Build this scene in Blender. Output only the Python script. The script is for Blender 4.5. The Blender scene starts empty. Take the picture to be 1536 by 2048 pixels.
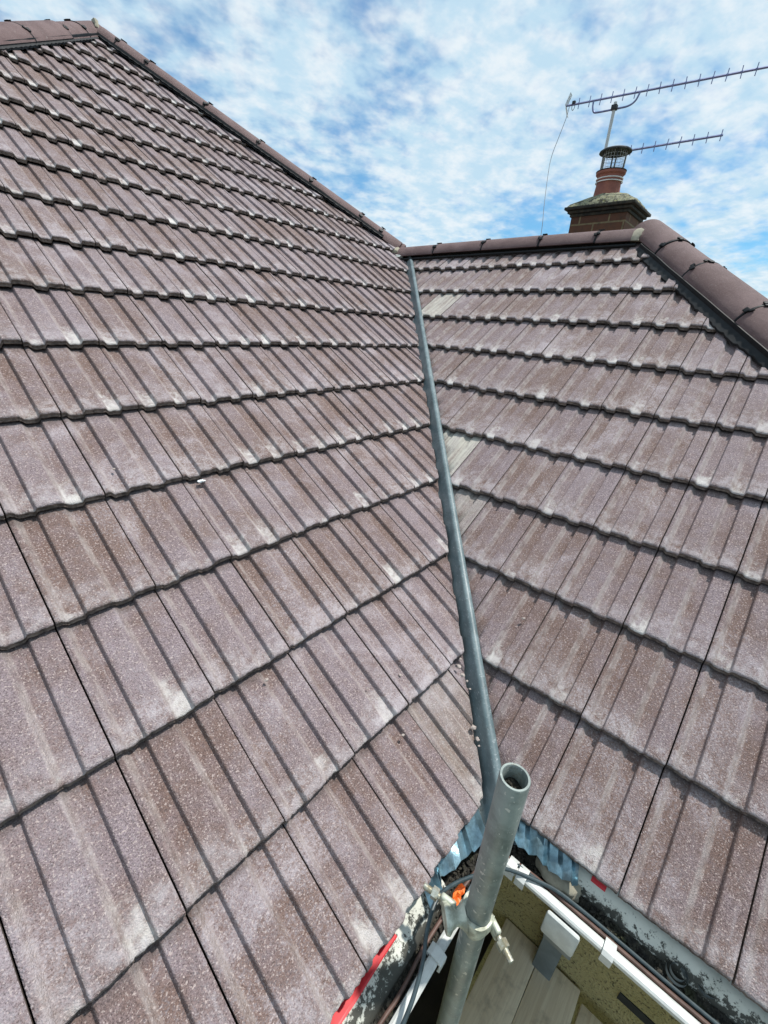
import bpy, bmesh, math, random
from mathutils import Vector, Matrix, noise
random.seed(7)
PI = math.pi
sc = bpy.context.scene
COL = sc.collection
# ------------------------------------------------------------------ camera
cam_d = bpy.data.cameras.new('camera'); cam = bpy.data.objects.new('camera', cam_d); COL.objects.link(cam)
cam.location = (-0.75507, -0.22020, 1.11499)
cam.rotation_mode = 'XYZ'; cam.rotation_euler = (1.1491, -0.0530, -0.8412)
cam_d.sensor_fit = 'HORIZONTAL'; cam_d.sensor_width = 36.0; cam_d.lens = 841.24 / 1536 * 36
cam_d.clip_start = 0.02; cam_d.clip_end = 3000
sc.camera = cam
# ------------------------------------------------------------------ light
SUN = Vector((0.34, -0.20, 0.92)).normalized()          # direction towards the sun
sc.view_settings.view_transform = 'Standard'; sc.view_settings.look = 'None'
sc.view_settings.gamma = 1; sc.view_settings.exposure = 0.10; sc.view_settings.use_curve_mapping = False
sun_d = bpy.data.lights.new('sun', 'SUN'); sun = bpy.data.objects.new('sun', sun_d); COL.objects.link(sun)
sun_d.energy = 4.1; sun_d.angle = math.radians(2.0); sun_d.color = (1.0, 0.965, 0.91)
sun.rotation_euler = SUN.to_track_quat('Z', 'Y').to_euler()
sun.location = (3, -3, 8)


class NT:
    """small helper for building node trees"""
    def __init__(self, tree): self.t = tree; self.n = tree.nodes; self.l = tree.links
    def node(self, typ, **kw):
        nd = self.n.new(typ)
        for k, v in kw.items(): setattr(nd, k, v)
        return nd
    def put(self, sock, v):
        if v is None: return
        if hasattr(v, 'is_output') or isinstance(v, bpy.types.NodeSocket): self.l.new(v, sock)
        else:
            if isinstance(v, (tuple, list)) and sock.type == 'RGBA' and len(v) == 3: v = (*v, 1)
            sock.default_value = v
    def math(self, op, a, b=0.0, c=None, clamp=False):
        nd = self.node('ShaderNodeMath', operation=op, use_clamp=clamp)
        self.put(nd.inputs[0], a); self.put(nd.inputs[1], b)
        if c is not None: self.put(nd.inputs[2], c)
        return nd.outputs[0]
    def ramp(self, v, lo, hi, a=0.0, b=1.0, smooth=True):
        nd = self.node('ShaderNodeMapRange', interpolation_type='SMOOTHSTEP' if smooth else 'LINEAR')
        self.put(nd.inputs[0], v); self.put(nd.inputs[1], lo); self.put(nd.inputs[2], hi)
        self.put(nd.inputs[3], a); self.put(nd.inputs[4], b)
        return nd.outputs[0]
    def mix(self, f, a, b, blend='MIX'):
        nd = self.node('ShaderNodeMix', data_type='RGBA', blend_type=blend)
        self.put(nd.inputs[0], f); self.put(nd.inputs[6], a); self.put(nd.inputs[7], b)
        return nd.outputs[2]
    def noise(self, vec, scale, detail=3.0, rough=0.55, dist=0.0, out=0):
        nd = self.node('ShaderNodeTexNoise'); self.put(nd.inputs['Vector'], vec)
        self.put(nd.inputs['Scale'], scale); self.put(nd.inputs['Detail'], detail)
        self.put(nd.inputs['Roughness'], rough); self.put(nd.inputs['Distortion'], dist)
        return nd.outputs[out]
    def voro(self, vec, scale, feature='F1', out=0, rnd=1.0):
        nd = self.node('ShaderNodeTexVoronoi', feature=feature); self.put(nd.inputs['Vector'], vec)
        self.put(nd.inputs['Scale'], scale); self.put(nd.inputs['Randomness'], rnd)
        return nd.outputs[out]
    def xyz(self, v):
        nd = self.node('ShaderNodeSeparateXYZ'); self.put(nd.inputs[0], v); return nd.outputs
    def comb(self, x, y, z=0.0):
        nd = self.node('ShaderNodeCombineXYZ')
        for i, v in enumerate((x, y, z)): self.put(nd.inputs[i], v)
        return nd.outputs[0]
    def vscale(self, v, s):
        nd = self.node('ShaderNodeVectorMath', operation='MULTIPLY'); self.put(nd.inputs[0], v); self.put(nd.inputs[1], s)
        return nd.outputs[0]
    def obj(self):
        return self.node('ShaderNodeTexCoord').outputs['Object']


# ------------------------------------------------------------------ sky with broken altocumulus
world = bpy.data.worlds.new('World'); sc.world = world; world.use_nodes = True
w = NT(world.node_tree); world.node_tree.nodes.clear()
sky = w.node('ShaderNodeTexSky', sky_type='NISHITA'); sky.sun_disc = False
sky.sun_elevation = math.asin(SUN.z); sky.sun_rotation = math.atan2(SUN.x, SUN.y)
sky.air_density = 1.0; sky.dust_density = 0.3; sky.ozone_density = 2.5
gen = w.node('ShaderNodeTexCoord').outputs['Generated']
gx, gy, gz = w.xyz(gen)
den = w.math('ADD', w.math('MAXIMUM', gz, 0.0), 0.22)
cp = w.comb(w.math('DIVIDE', gx, den), w.math('DIVIDE', gy, den), 0.0)
cpr = w.node('ShaderNodeMapping'); cpr.inputs['Rotation'].default_value = (0, 0, 0.5); cpr.inputs['Scale'].default_value = (1, 1.1, 1)
w.l.new(cp, cpr.inputs['Vector']); cpv = cpr.outputs[0]
nb = w.noise(cpv, 1.7, 2, 0.5, 0.0)
nm = w.noise(cpv, 10.5, 3, 0.5, 0.1)
nf = w.noise(cpv, 26.0, 3, 0.5, 0.0)
dens = w.math('ADD', w.math('MULTIPLY', nb, 1.5), w.math('ADD', w.math('MULTIPLY', nm, 0.80), w.math('MULTIPLY', nf, 0.30)))
mask = w.ramp(dens, 0.92, 1.42)
shade = w.noise(cpv, 9.0, 4, 0.6, 0.1)
cl_col = w.mix(w.ramp(shade, 0.35, 0.7), (5.3, 7.2, 8.5), (8.0, 8.7, 9.1))
sky_c = w.mix(1.0, sky.outputs[0], (0.42, 1.02, 1.28), 'MULTIPLY')
final = w.mix(w.math('MULTIPLY_ADD', mask, 0.76, 0.19), sky_c, cl_col)
bg = w.node('ShaderNodeBackground'); w.l.new(final, bg.inputs[0]); bg.inputs[1].default_value = 0.1
wo = w.node('ShaderNodeOutputWorld'); w.l.new(bg.outputs[0], wo.inputs[0])


# ------------------------------------------------------------------ object helpers
def tag(o, label=None, cat=None, group=None, kind=None):
    if label: o['label'] = label
    if cat: o['category'] = cat
    if group: o['group'] = group
    if kind: o['kind'] = kind
    return o

def empty(name, loc=(0, 0, 0), **kw):
    o = bpy.data.objects.new(name, None); COL.objects.link(o); o.location = loc; o.empty_display_size = 0.1
    return tag(o, **kw)

def mkobj(name, bm, mat, parent=None, smooth=False, sharp=35, **kw):
    me = bpy.data.meshes.new(name)
    bm.normal_update()
    if smooth:
        lim = math.radians(sharp)
        for f in bm.faces: f.smooth = True
        for e in bm.edges:
            e.smooth = not (len(e.link_faces) == 2 and e.calc_face_angle(0) > lim)
    bm.to_mesh(me); bm.free()
    for m in (mat if isinstance(mat, (list, tuple)) else [mat]): me.materials.append(m)
    o = bpy.data.objects.new(name, me); COL.objects.link(o)
    if parent is not None:
        o.parent = parent
        # geometry is written in world coordinates: cancel the parents' offsets
        o.matrix_parent_inverse = Matrix.Identity(4)
        off = Vector((0, 0, 0)); p = parent
        while p: off += Vector(p.location); p = p.parent
        o.location = -off
    return tag(o, **kw)

def reorigin(o):
    """put a thing's origin at the base centre of its mesh"""
    me = o.data; xs = [v.co for v in me.vertices]
    c = Vector((sum(v.x for v in xs) / len(xs), sum(v.y for v in xs) / len(xs), min(v.z for v in xs)))
    me.transform(Matrix.Translation(-c)); o.location = c
    return o

def box(bm, lo, hi, bevel=0.0, mat=0, M=None):
    c = [(lo[i] + hi[i]) / 2 for i in range(3)]; s = [hi[i] - lo[i] for i in range(3)]
    r = bmesh.ops.create_cube(bm, size=1, matrix=Matrix.Translation(c) @ Matrix.Diagonal((*s, 1)))
    vs = r['verts']
    if bevel:
        es = list({e for v in vs for e in v.link_edges})
        rr = bmesh.ops.bevel(bm, geom=es, offset=bevel, segments=2, affect='EDGES', profile=0.5)
        vs = list({v for f in rr['faces'] for v in f.verts} | {v for v in vs if v.is_valid})
    if M is not None: bmesh.ops.transform(bm, matrix=M, verts=[v for v in vs if v.is_valid])
    if mat:
        for v in vs:
            for f in v.link_faces: f.material_index = mat
    return vs

def smoothpath(pts, n=8):
    """Catmull-Rom through the points"""
    P = [Vector(p) for p in pts]; P = [2 * P[0] - P[1]] + P + [2 * P[-1] - P[-2]]; out = []
    for i in range(1, len(P) - 2):
        a, b, c, d = P[i - 1:i + 3]
        for k in range(n):
            t = k / n
            out.append(0.5 * ((2 * b) + (c - a) * t + (2 * a - 5 * b + 4 * c - d) * t * t + (3 * b - a - 3 * c + d) * t ** 3))
    out.append(P[-2]); return out

def tube(bm, pts, r, n=10, caps=True, mat=0):
    P = [Vector(p) for p in pts]; R = r if isinstance(r, (list, tuple)) else [r] * len(P)
    up = None; rings = []
    for i, p in enumerate(P):
        t = (P[min(i + 1, len(P) - 1)] - P[max(i - 1, 0)]).normalized()
        if up is None: up = Vector((0, 0, 1)) if abs(t.z) < 0.9 else Vector((1, 0, 0))
        u = (up - t * up.dot(t)).normalized(); up = u; v = t.cross(u)
        rings.append([bm.verts.new(p + (u * math.cos(a) + v * math.sin(a)) * R[i]) for a in [2 * PI * k / n for k in range(n)]])
    fs = []
    for a, b in zip(rings, rings[1:]):
        for k in range(n): fs.append(bm.faces.new((a[k], a[(k + 1) % n], b[(k + 1) % n], b[k])))
    if caps: fs.append(bm.faces.new(rings[0][::-1])); fs.append(bm.faces.new(rings[-1]))
    for f in fs: f.material_index = mat
    return rings

def lathe(bm, prof, c, n=40, mat=0):
    rings = [[bm.verts.new((c[0] + r * math.cos(2 * PI * k / n), c[1] + r * math.sin(2 * PI * k / n), z)) for k in range(n)] for r, z in prof]
    for a, b in zip(rings, rings[1:]):
        for k in range(n):
            f = bm.faces.new((a[k], a[(k + 1) % n], b[(k + 1) % n], b[k])); f.material_index = mat
    return rings

def extrude_profile(bm, prof, f0, f1, steps=1, closed=False, mat=0, caps=False):
    """prof: list of 2-D points; f0/f1: functions (a,b)->Vector at the two ends (linear in between)"""
    rings = []
    for s in range(steps + 1):
        t = s / steps
        rings.append([bm.verts.new(Vector(f0(*q)).lerp(Vector(f1(*q)), t)) for q in prof])
    n = len(prof)
    for a, b in zip(rings, rings[1:]):
        for k in range(n if closed else n - 1):
            f = bm.faces.new((a[k], a[(k + 1) % n], b[(k + 1) % n], b[k])); f.material_index = mat
    if caps and closed: bm.faces.new(rings[0][::-1]); bm.faces.new(rings[-1])
    return rings

def recalc(bm): bmesh.ops.recalc_face_normals(bm, faces=bm.faces[:])

# ------------------------------------------------------------------ materials
def new_mat(name):
    m = bpy.data.materials.new(name); m.use_nodes = True
    t = NT(m.node_tree); b = m.node_tree.nodes['Principled BSDF']
    return m, t, b

def bump(t, b, h, strength, dist):
    nd = t.node('ShaderNodeBump'); nd.inputs['Strength'].default_value = strength; nd.inputs['Distance'].default_value = dist
    t.put(nd.inputs['Height'], h); t.l.new(nd.outputs[0], b.inputs['Normal'])
    return nd

def simple(name, col, rough=0.6, metal=0.0, var=0.15, scale=12.0, bscale=None, bdist=0.001, col2=None, spec=0.5):
    m, t, b = new_mat(name); v = t.obj()
    n = t.noise(v, scale, 5, 0.6)
    c2 = col2 or tuple(x * (1 - var) for x in col)
    c1 = col if col2 else tuple(min(1, x * (1 + var)) for x in col)
    t.put(b.inputs['Base Color'], t.mix(t.ramp(n, 0.35, 0.65), c1, c2))
    b.inputs['Roughness'].default_value = rough; b.inputs['Metallic'].default_value = metal
    b.inputs['Specular IOR Level'].default_value = spec
    if bscale: bump(t, b, t.noise(v, bscale, 4, 0.6), 0.6, bdist)
    return m

def tile_material():
    m, t, b = new_mat('concrete_tile')
    uv = t.node('ShaderNodeUVMap', uv_map='tile').outputs[0]
    at = t.node('ShaderNodeAttribute', attribute_name='tile_id').outputs['Color']
    r1, r2, r3 = t.xyz(at)
    u, v, _ = t.xyz(uv)
    o = t.obj()
    off = t.node('ShaderNodeVectorMath', operation='ADD'); t.l.new(o, off.inputs[0])
    t.l.new(t.vscale(at, (7.0, 7.0, 7.0)), off.inputs[1]); p = off.outputs[0]
    wu = t.math('ADD', u, t.math('MULTIPLY', t.math('SUBTRACT', t.noise(p, 40.0, 4, 0.65), 0.5), 0.10))
    # pans and rolls: distance of u to the pan centres 0.18 and 0.67
    pan1 = t.ramp(t.math('ABSOLUTE', t.math('SUBTRACT', wu, 0.18)), 0.135, 0.075)
    pan2 = t.ramp(t.math('ABSOLUTE', t.math('SUBTRACT', wu, 0.67)), 0.135, 0.075)
    pan = t.math('MAXIMUM', pan1, pan2)
    big = t.noise(p, 7.0, 4, 0.6)
    mid = t.noise(p, 38.0, 5, 0.65)
    fine = t.noise(p, 420.0, 3, 0.7)
    gran = t.voro(p, 330.0)
    brown = (0.190, 0.124, 0.104); lav = (0.278, 0.222, 0.238); dark = (0.062, 0.041, 0.039)
    f = t.ramp(t.math('ADD', t.math('MULTIPLY', big, 0.7), t.math('ADD', t.math('MULTIPLY', mid, 0.45), t.math('MULTIPLY', r1, 0.20))), 0.46, 0.88)
    f = t.math('SUBTRACT', f, t.math('MULTIPLY', pan, 0.22), clamp=True)
    col = t.mix(f, brown, lav)
    col = t.mix(t.ramp(fine, 0.47, 0.66, 0, 0.85), col, dark)
    g6 = t.noise(p, 190.0, 3, 0.75)
    col = t.mix(t.ramp(g6, 0.50, 0.64, 0, 0.55), col, dark)
    # pale and reddish grains of sand
    col = t.mix(t.ramp(t.voro(p, 150.0, out=0), 0.15, 0.06, 0, 0.6), col, (0.55, 0.48, 0.45))
    col = t.mix(t.ramp(t.noise(p, 260.0, 2, 0.6), 0.56, 0.68, 0, 0.75), col, (0.50, 0.41, 0.38))
    # sunlight painted as paler streaks on the right-hand flank of every roll (0.085 and 0.575)
    st = t.math('MAXIMUM', t.ramp(t.math('ABSOLUTE', t.math('SUBTRACT', u, 0.085)), 0.05, 0.02),
                t.ramp(t.math('ABSOLUTE', t.math('SUBTRACT', u, 0.575)), 0.05, 0.02))
    stn = t.ramp(t.noise(p, 24.0, 4, 0.6), 0.3, 0.7, 0.05, 0.46)
    col = t.mix(t.math('MULTIPLY', st, stn), col, (0.50, 0.45, 0.425))
    # streaks of bloom running down the tile
    sv = t.node('ShaderNodeVectorMath', operation='MULTIPLY'); t.l.new(t.comb(t.math('ADD', t.math('MULTIPLY', u, 9.0), t.math('MULTIPLY', r2, 40.0)), t.math('MULTIPLY', v, 0.9), r3), sv.inputs[0]); sv.inputs[1].default_value = (1, 1, 9)
    stre = t.noise(sv.outputs[0], 1.6, 5, 0.65, 0.3)
    col = t.mix(t.ramp(stre, 0.54, 0.80, 0, 0.30), col, (0.50, 0.46, 0.47))
    # irregular chalky bloom over whole areas, broken up by the grit
    bl = t.math('ADD', t.noise(o, 3.3, 6, 0.72, 0.5), t.math('MULTIPLY', t.math('SUBTRACT', g6, 0.5), 0.55))
    col = t.mix(t.ramp(bl, 0.50, 0.76, 0, 0.62), col, (0.50, 0.45, 0.475))
    # white efflorescence at the bottom of the pans
    en = t.noise(p, 30.0, 5, 0.7, 0.4)
    sel = t.math('ADD', t.math('MULTIPLY', pan1, t.ramp(r2, 0.25, 0.95)), t.math('MULTIPLY', pan2, t.ramp(r3, 0.25, 0.95)))
    low = t.ramp(v, 0.34, 0.0, 0, 1, False)
    eff = t.math('ADD', t.math('MULTIPLY', low, 0.62), t.math('ADD', t.math('MULTIPLY', sel, 0.52), t.math('MULTIPLY', t.math('SUBTRACT', en, 0.5), 2.3)))
    eff = t.math('MULTIPLY', t.ramp(eff, 0.50, 1.2, 0, 0.85), t.math('ADD', t.math('MULTIPLY', pan, 0.6), t.ramp(big, 0.4, 0.7, 0.10, 0.55)))
    eff = t.math('MULTIPLY', eff, t.ramp(v, 0.40, 0.16))
    col = t.mix(eff, col, (0.64, 0.62, 0.585))
    chalk = t.math('MULTIPLY', t.ramp(t.math('ADD', v, t.math('MULTIPLY', t.math('SUBTRACT', big, 0.5), 0.9)), 0.34, 0.0), t.ramp(t.math('ADD', mid, t.math('MULTIPLY', g6, 0.4)), 0.52, 0.90, 0, 0.46))
    col = t.mix(chalk, col, (0.54, 0.50, 0.51))
    # a few cut tiles with cement slurry (third channel of the id above 1)
    sl = t.ramp(r3, 1.02, 2.0, 0, 1, False)
    col = t.mix(t.math('MULTIPLY', sl, t.ramp(t.math('ADD', stre, t.math('MULTIPLY', mid, 0.3)), 0.42, 0.80, 0.15, 0.90)), col, (0.52, 0.50, 0.43))
    # darker along the overlap below the next tile
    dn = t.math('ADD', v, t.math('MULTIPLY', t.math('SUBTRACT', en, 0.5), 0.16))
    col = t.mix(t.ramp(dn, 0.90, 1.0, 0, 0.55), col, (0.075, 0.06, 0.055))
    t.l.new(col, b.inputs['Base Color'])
    b.inputs['Roughness'].default_value = 0.78; b.inputs['Specular IOR Level'].default_value = 0.35
    h = t.math('ADD', t.math('MULTIPLY', fine, 0.6), t.math('ADD', t.math('MULTIPLY', gran, 0.5), t.math('MULTIPLY', mid, 0.8)))
    bump(t, b, h, 0.9, 0.003)
    return m

def butt_material():
    m, t, b = new_mat('tile_edge'); o = t.obj()
    n = t.noise(o, 60, 5, 0.7); n2 = t.noise(o, 220, 3, 0.7)
    col = t.mix(t.ramp(n, 0.35, 0.65), (0.085, 0.066, 0.056), (0.24, 0.185, 0.155))
    col = t.mix(t.ramp(n2, 0.60, 0.72, 0, 0.5), col, (0.30, 0.27, 0.23))
    t.l.new(col, b.inputs['Base Color']); b.inputs['Roughness'].default_value = 0.9
    bump(t, b, t.math('ADD', n, n2), 1.0, 0.004)
    return m

M_TILE = tile_material(); M_BUTT = butt_material()

def ridge_material():
    m, t, b = new_mat('ridge_concrete'); o = t.obj()
    big = t.noise(o, 6, 4, 0.6); fine = t.noise(o, 380, 3, 0.7); mid = t.noise(o, 40, 5, 0.65)
    col = t.mix(t.ramp(big, 0.35, 0.65), (0.125, 0.070, 0.066), (0.180, 0.112, 0.107))
    col = t.mix(t.ramp(fine, 0.5, 0.7, 0, 0.7), col, (0.085, 0.058, 0.058))
    col = t.mix(t.ramp(t.noise(o, 210, 2, 0.6), 0.6, 0.72, 0, 0.5), col, (0.34, 0.25, 0.22))
    col = t.mix(t.ramp(t.noise(o, 13, 7, 0.8), 0.60, 0.72, 0, 0.6), col, (0.40, 0.37, 0.35))
    t.l.new(col, b.inputs['Base Color']); b.inputs['Roughness'].default_value = 0.72
    bump(t, b, t.math('ADD', fine, mid), 1.0, 0.004)
    return m
M_RIDGE = ridge_material()
M_BLACK = simple('black_plastic', (0.008, 0.009, 0.010), 0.5, spec=0.22, var=0.3, scale=30, bscale=60, bdist=0.001)
M_MORTAR = simple('mortar', (0.40, 0.36, 0.27), 0.9, scale=25, col2=(0.27, 0.25, 0.19), bscale=70, bdist=0.005)
M_UNDER = simple('roofing_underlay', (0.03, 0.028, 0.027), 0.85)
M_WHITEPVC = simple('white_plastic', (0.56, 0.57, 0.54), 0.45, var=0.10, scale=35, bscale=30, bdist=0.0004)
M_RED = simple('red_tape', (0.62, 0.022, 0.03), 0.45, var=0.15, scale=40)
M_CABLE = simple('cable_sheath', (0.035, 0.055, 0.062), 0.4, var=0.2, scale=60)
M_BROWN = simple('brown_sheath', (0.11, 0.062, 0.048), 0.55, var=0.25, scale=50)
M_ALU = simple('aerial_aluminium', (0.21, 0.235, 0.40), 0.42, metal=0.35, var=0.15, scale=40)
M_STEELPALE = simple('galvanised_mast', (0.56, 0.56, 0.54), 0.5, metal=0.0, var=0.05, scale=8)
M_SOFT = simple('pale_cord', (0.35, 0.36, 0.38), 0.6)
M_POT = simple('terracotta', (0.33, 0.115, 0.075), 0.75, scale=9, col2=(0.22, 0.075, 0.055), bscale=120, bdist=0.001)
M_IRON = simple('black_iron', (0.02, 0.021, 0.022), 0.6, var=0.3)

def metal_valley():
    m, t, b = new_mat('valley_metal'); o = t.obj()
    n = t.noise(o, 9, 5, 0.65); n2 = t.noise(t.vscale(o, (1, 1, 4)), 70, 4, 0.7)
    col = t.mix(t.ramp(n, 0.3, 0.7), (0.095, 0.135, 0.145), (0.19, 0.24, 0.25))
    col = t.mix(t.ramp(n2, 0.56, 0.72, 0, 0.55), col, (0.50, 0.54, 0.54))
    col = t.mix(t.ramp(t.noise(o, 34, 6, 0.8), 0.56, 0.68, 0, 0.6), col, (0.07, 0.075, 0.07))
    t.l.new(col, b.inputs['Base Color']); b.inputs['Specular IOR Level'].default_value = 0.35
    t.put(b.inputs['Roughness'], t.ramp(n2, 0.3, 0.7, 0.35, 0.5))
    bump(t, b, n, 0.3, 0.004)
    return m
M_VALLEY = metal_valley()
M_LEAD = simple('bright_flashing', (0.20, 0.31, 0.36), 0.3, metal=0.75, var=0.35, scale=30, bscale=25, bdist=0.003)

def galv_tube():
    m, t, b = new_mat('galvanised_tube'); o = t.obj()
    n = t.noise(o, 14, 6, 0.7); n2 = t.noise(t.vscale(o, (1, 1, 0.22)), 130, 4, 0.7); n3 = t.noise(o, 45, 5, 0.7)
    col = t.mix(t.ramp(n, 0.32, 0.68), (0.17, 0.20, 0.19), (0.32, 0.365, 0.34))
    col = t.mix(t.ramp(n3, 0.60, 0.70, 0, 0.5), col, (0.11, 0.13, 0.13))
    col = t.mix(t.ramp(n2, 0.58, 0.72, 0, 0.6), col, (0.50, 0.54, 0.50))
    col = t.mix(t.ramp(t.noise(o, 90, 2, 0.5), 0.66, 0.70, 0, 0.85), col, (0.60, 0.60, 0.55))
    col = t.mix(t.ramp(t.noise(o, 22, 6, 0.8), 0.60, 0.68, 0, 0.55), col, (0.16, 0.12, 0.085))
    col = t.mix(t.ramp(t.noise(t.vscale(o, (1, 1, 0.15)), 45, 4, 0.7), 0.60, 0.70, 0, 0.45), col, (0.09, 0.10, 0.095))
    t.l.new(col, b.inputs['Base Color']); b.inputs['Metallic'].default_value = 0.35
    t.put(b.inputs['Roughness'], t.ramp(n, 0.3, 0.7, 0.42, 0.62))
    bump(t, b, t.math('ADD', n2, n3), 0.35, 0.0012)
    return m
M_TUBE = galv_tube()
M_COUP = simple('galvanised_coupler', (0.60, 0.62, 0.51), 0.55, metal=0.3, scale=50, col2=(0.30, 0.31, 0.24), bscale=90, bdist=0.002)
M_BOLT = simple('bolt_steel', (0.50, 0.52, 0.46), 0.42, metal=0.5, scale=80, col2=(0.30, 0.27, 0.18), bscale=200, bdist=0.001)

def lichen_paint():
    """weathered white paint, black lichen blotches thickening towards its lower edge (v of the uv = 0)"""
    m, t, b = new_mat('weathered_white_paint'); o = t.obj()
    v = t.xyz(t.node('ShaderNodeUVMap', uv_map='tile').outputs[0])[1]
    n = t.noise(o, 75, 6, 0.75); nb = t.noise(o, 9, 4, 0.6)
    f = t.math('ADD', t.math('MULTIPLY', n, 1.2), t.math('ADD', t.math('MULTIPLY', nb, 0.5), t.math('MULTIPLY', v, -0.55)))
    col = t.mix(t.ramp(nb, 0.35, 0.7), (0.68, 0.68, 0.60), (0.50, 0.50, 0.43))
    col = t.mix(t.ramp(f, 0.54, 0.64, 0, 0.95), col, (0.035, 0.034, 0.026))
    t.l.new(col, b.inputs['Base Color']); b.inputs['Roughness'].default_value = 0.8
    bump(t, b, n, 0.6, 0.002)
    return m
M_FASCIA = lichen_paint()

def debris_mat():
    m, t, b = new_mat('gutter_silt'); o = t.obj()
    n = t.noise(o, 60, 6, 0.75); n2 = t.noise(o, 16, 4, 0.6)
    col = t.mix(t.ramp(n, 0.35, 0.7), (0.016, 0.015, 0.013), (0.075, 0.068, 0.05))
    col = t.mix(t.ramp(n2, 0.56, 0.70, 0, 0.6), col, (0.055, 0.062, 0.022))
    col = t.mix(t.ramp(t.noise(o, 140, 3, 0.6), 0.66, 0.74, 0, 0.7), col, (0.30, 0.29, 0.24))
    t.l.new(col, b.inputs['Base Color']); b.inputs['Roughness'].default_value = 0.9
    bump(t, b, n, 1.0, 0.008)
    return m
M_DEBRIS = debris_mat()

def wall_mat():
    m, t, b = new_mat('ochre_roughcast'); o = t.obj()
    n = t.noise(o, 90, 4, 0.7); nb = t.noise(o, 5, 4, 0.6)
    col = t.mix(t.ramp(nb, 0.3, 0.7), (0.36, 0.29, 0.115), (0.46, 0.375, 0.175))
    col = t.mix(t.ramp(n, 0.55, 0.63, 0, 0.85), col, (0.07, 0.055, 0.025))
    t.l.new(col, b.inputs['Base Color']); b.inputs['Roughness'].default_value = 0.9
    bump(t, b, t.math('ADD', n, t.voro(o, 120)), 0.8, 0.006)
    return m
M_WALL = wall_mat()

def wood_mat():
    m, t, b = new_mat('scaffold_timber'); o = t.obj()
    g = t.noise(t.vscale(o, (1.2, 22, 22)), 4, 6, 0.65, 0.6); n = t.noise(o, 12, 5, 0.65); n3 = t.noise(o, 5, 3, 0.6)
    col = t.mix(t.ramp(g, 0.3, 0.7), (0.88, 0.76, 0.56), (0.72, 0.59, 0.41))
    col = t.mix(t.ramp(n, 0.52, 0.72, 0, 0.45), col, (0.30, 0.24, 0.17))
    col = t.mix(t.ramp(n3, 0.55, 0.7, 0, 0.45), col, (0.55, 0.52, 0.44))
    col = t.mix(t.ramp(t.noise(o, 45, 5, 0.8), 0.70, 0.76, 0, 0.7), col, (0.06, 0.05, 0.035))
    t.l.new(col, b.inputs['Base Color']); b.inputs['Roughness'].default_value = 0.85
    bump(t, b, g, 0.5, 0.002)
    return m
M_WOOD = wood_mat()

def brick_mat():
    m, t, b = new_mat('sooty_brick')
    uv = t.node('ShaderNodeUVMap', uv_map='tile').outputs[0]
    br = t.node('ShaderNodeTexBrick'); t.l.new(uv, br.inputs['Vector'])
    br.inputs['Color1'].default_value = (0.085, 0.036, 0.022, 1); br.inputs['Color2'].default_value = (0.14, 0.060, 0.030, 1)
    br.inputs['Mortar'].default_value = (0.22, 0.17, 0.09, 1); br.inputs['Scale'].default_value = 1.0
    br.inputs['Mortar Size'].default_value = 0.006; br.inputs['Brick Width'].default_value = 0.225; br.inputs['Row Height'].default_value = 0.075
    n = t.noise(uv, 25, 5, 0.7)
    col = t.mix(t.ramp(n, 0.4, 0.75, 0, 0.6), br.outputs[0], (0.045, 0.035, 0.025))
    t.l.new(col, b.inputs['Base Color']); b.inputs['Roughness'].default_value = 0.88
    bump(t, b, t.math('SUBTRACT', n, br.outputs[1]), 0.8, 0.006)
    return m
M_BRICK = brick_mat()
M_CROWN = simple('weathered_corbel', (0.05, 0.042, 0.028), 0.9, scale=30, col2=(0.016, 0.016, 0.013), bscale=60, bdist=0.006)

def lichen_mortar():
    m, t, b = new_mat('lichened_flaunching'); o = t.obj()
    n = t.noise(o, 32, 6, 0.8); n2 = t.noise(o, 70, 4, 0.7)
    col = t.mix(t.ramp(n, 0.42, 0.55), (0.055, 0.052, 0.038), (0.30, 0.29, 0.19))
    col = t.mix(t.ramp(n2, 0.58, 0.66, 0, 0.8), col, (0.34, 0.33, 0.06))
    t.l.new(col, b.inputs['Base Color']); b.inputs['Roughness'].default_value = 0.95
    bump(t, b, n, 1, 0.01)
    return m
M_FLAUNCH = lichen_mortar()

# ------------------------------------------------------------------ roof frame of reference
P = 0.5989; CPn, SPn, TP = math.cos(P), math.sin(P), math.tan(P)
G = 0.30015                     # gauge of the tile courses
WL, XL = 0.20385, -0.46154      # width of a tile, a joint position on the left slope
WR, YR = 0.20385, 0.0920        # the same on the right slope
def sag(a, s): return 0.010 * (noise.noise(Vector((a * 0.9, s * 0.9, 3.1)))) 
def LP(x, s, h=0.0): h += sag(x, s); return Vector((x, s * CPn - h * SPn, s * SPn + h * CPn))
def RP(y, s, h=0.0): h += sag(y, s + 9); return Vector((s * CPn - h * SPn, y, s * SPn + h * CPn))
APEX = (0.99, 4.48)             # plan position of the apex of the main roof
VTOP = (2.45, 2.58)             # plan position of the top of the valley
REND = (2.45, 0.55)             # plan position of the end of the extension ridge

house = empty('house', (0, 0, -5.0), label='house with brown concrete tiled hip roofs meeting in a metal valley', cat='house')

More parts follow.
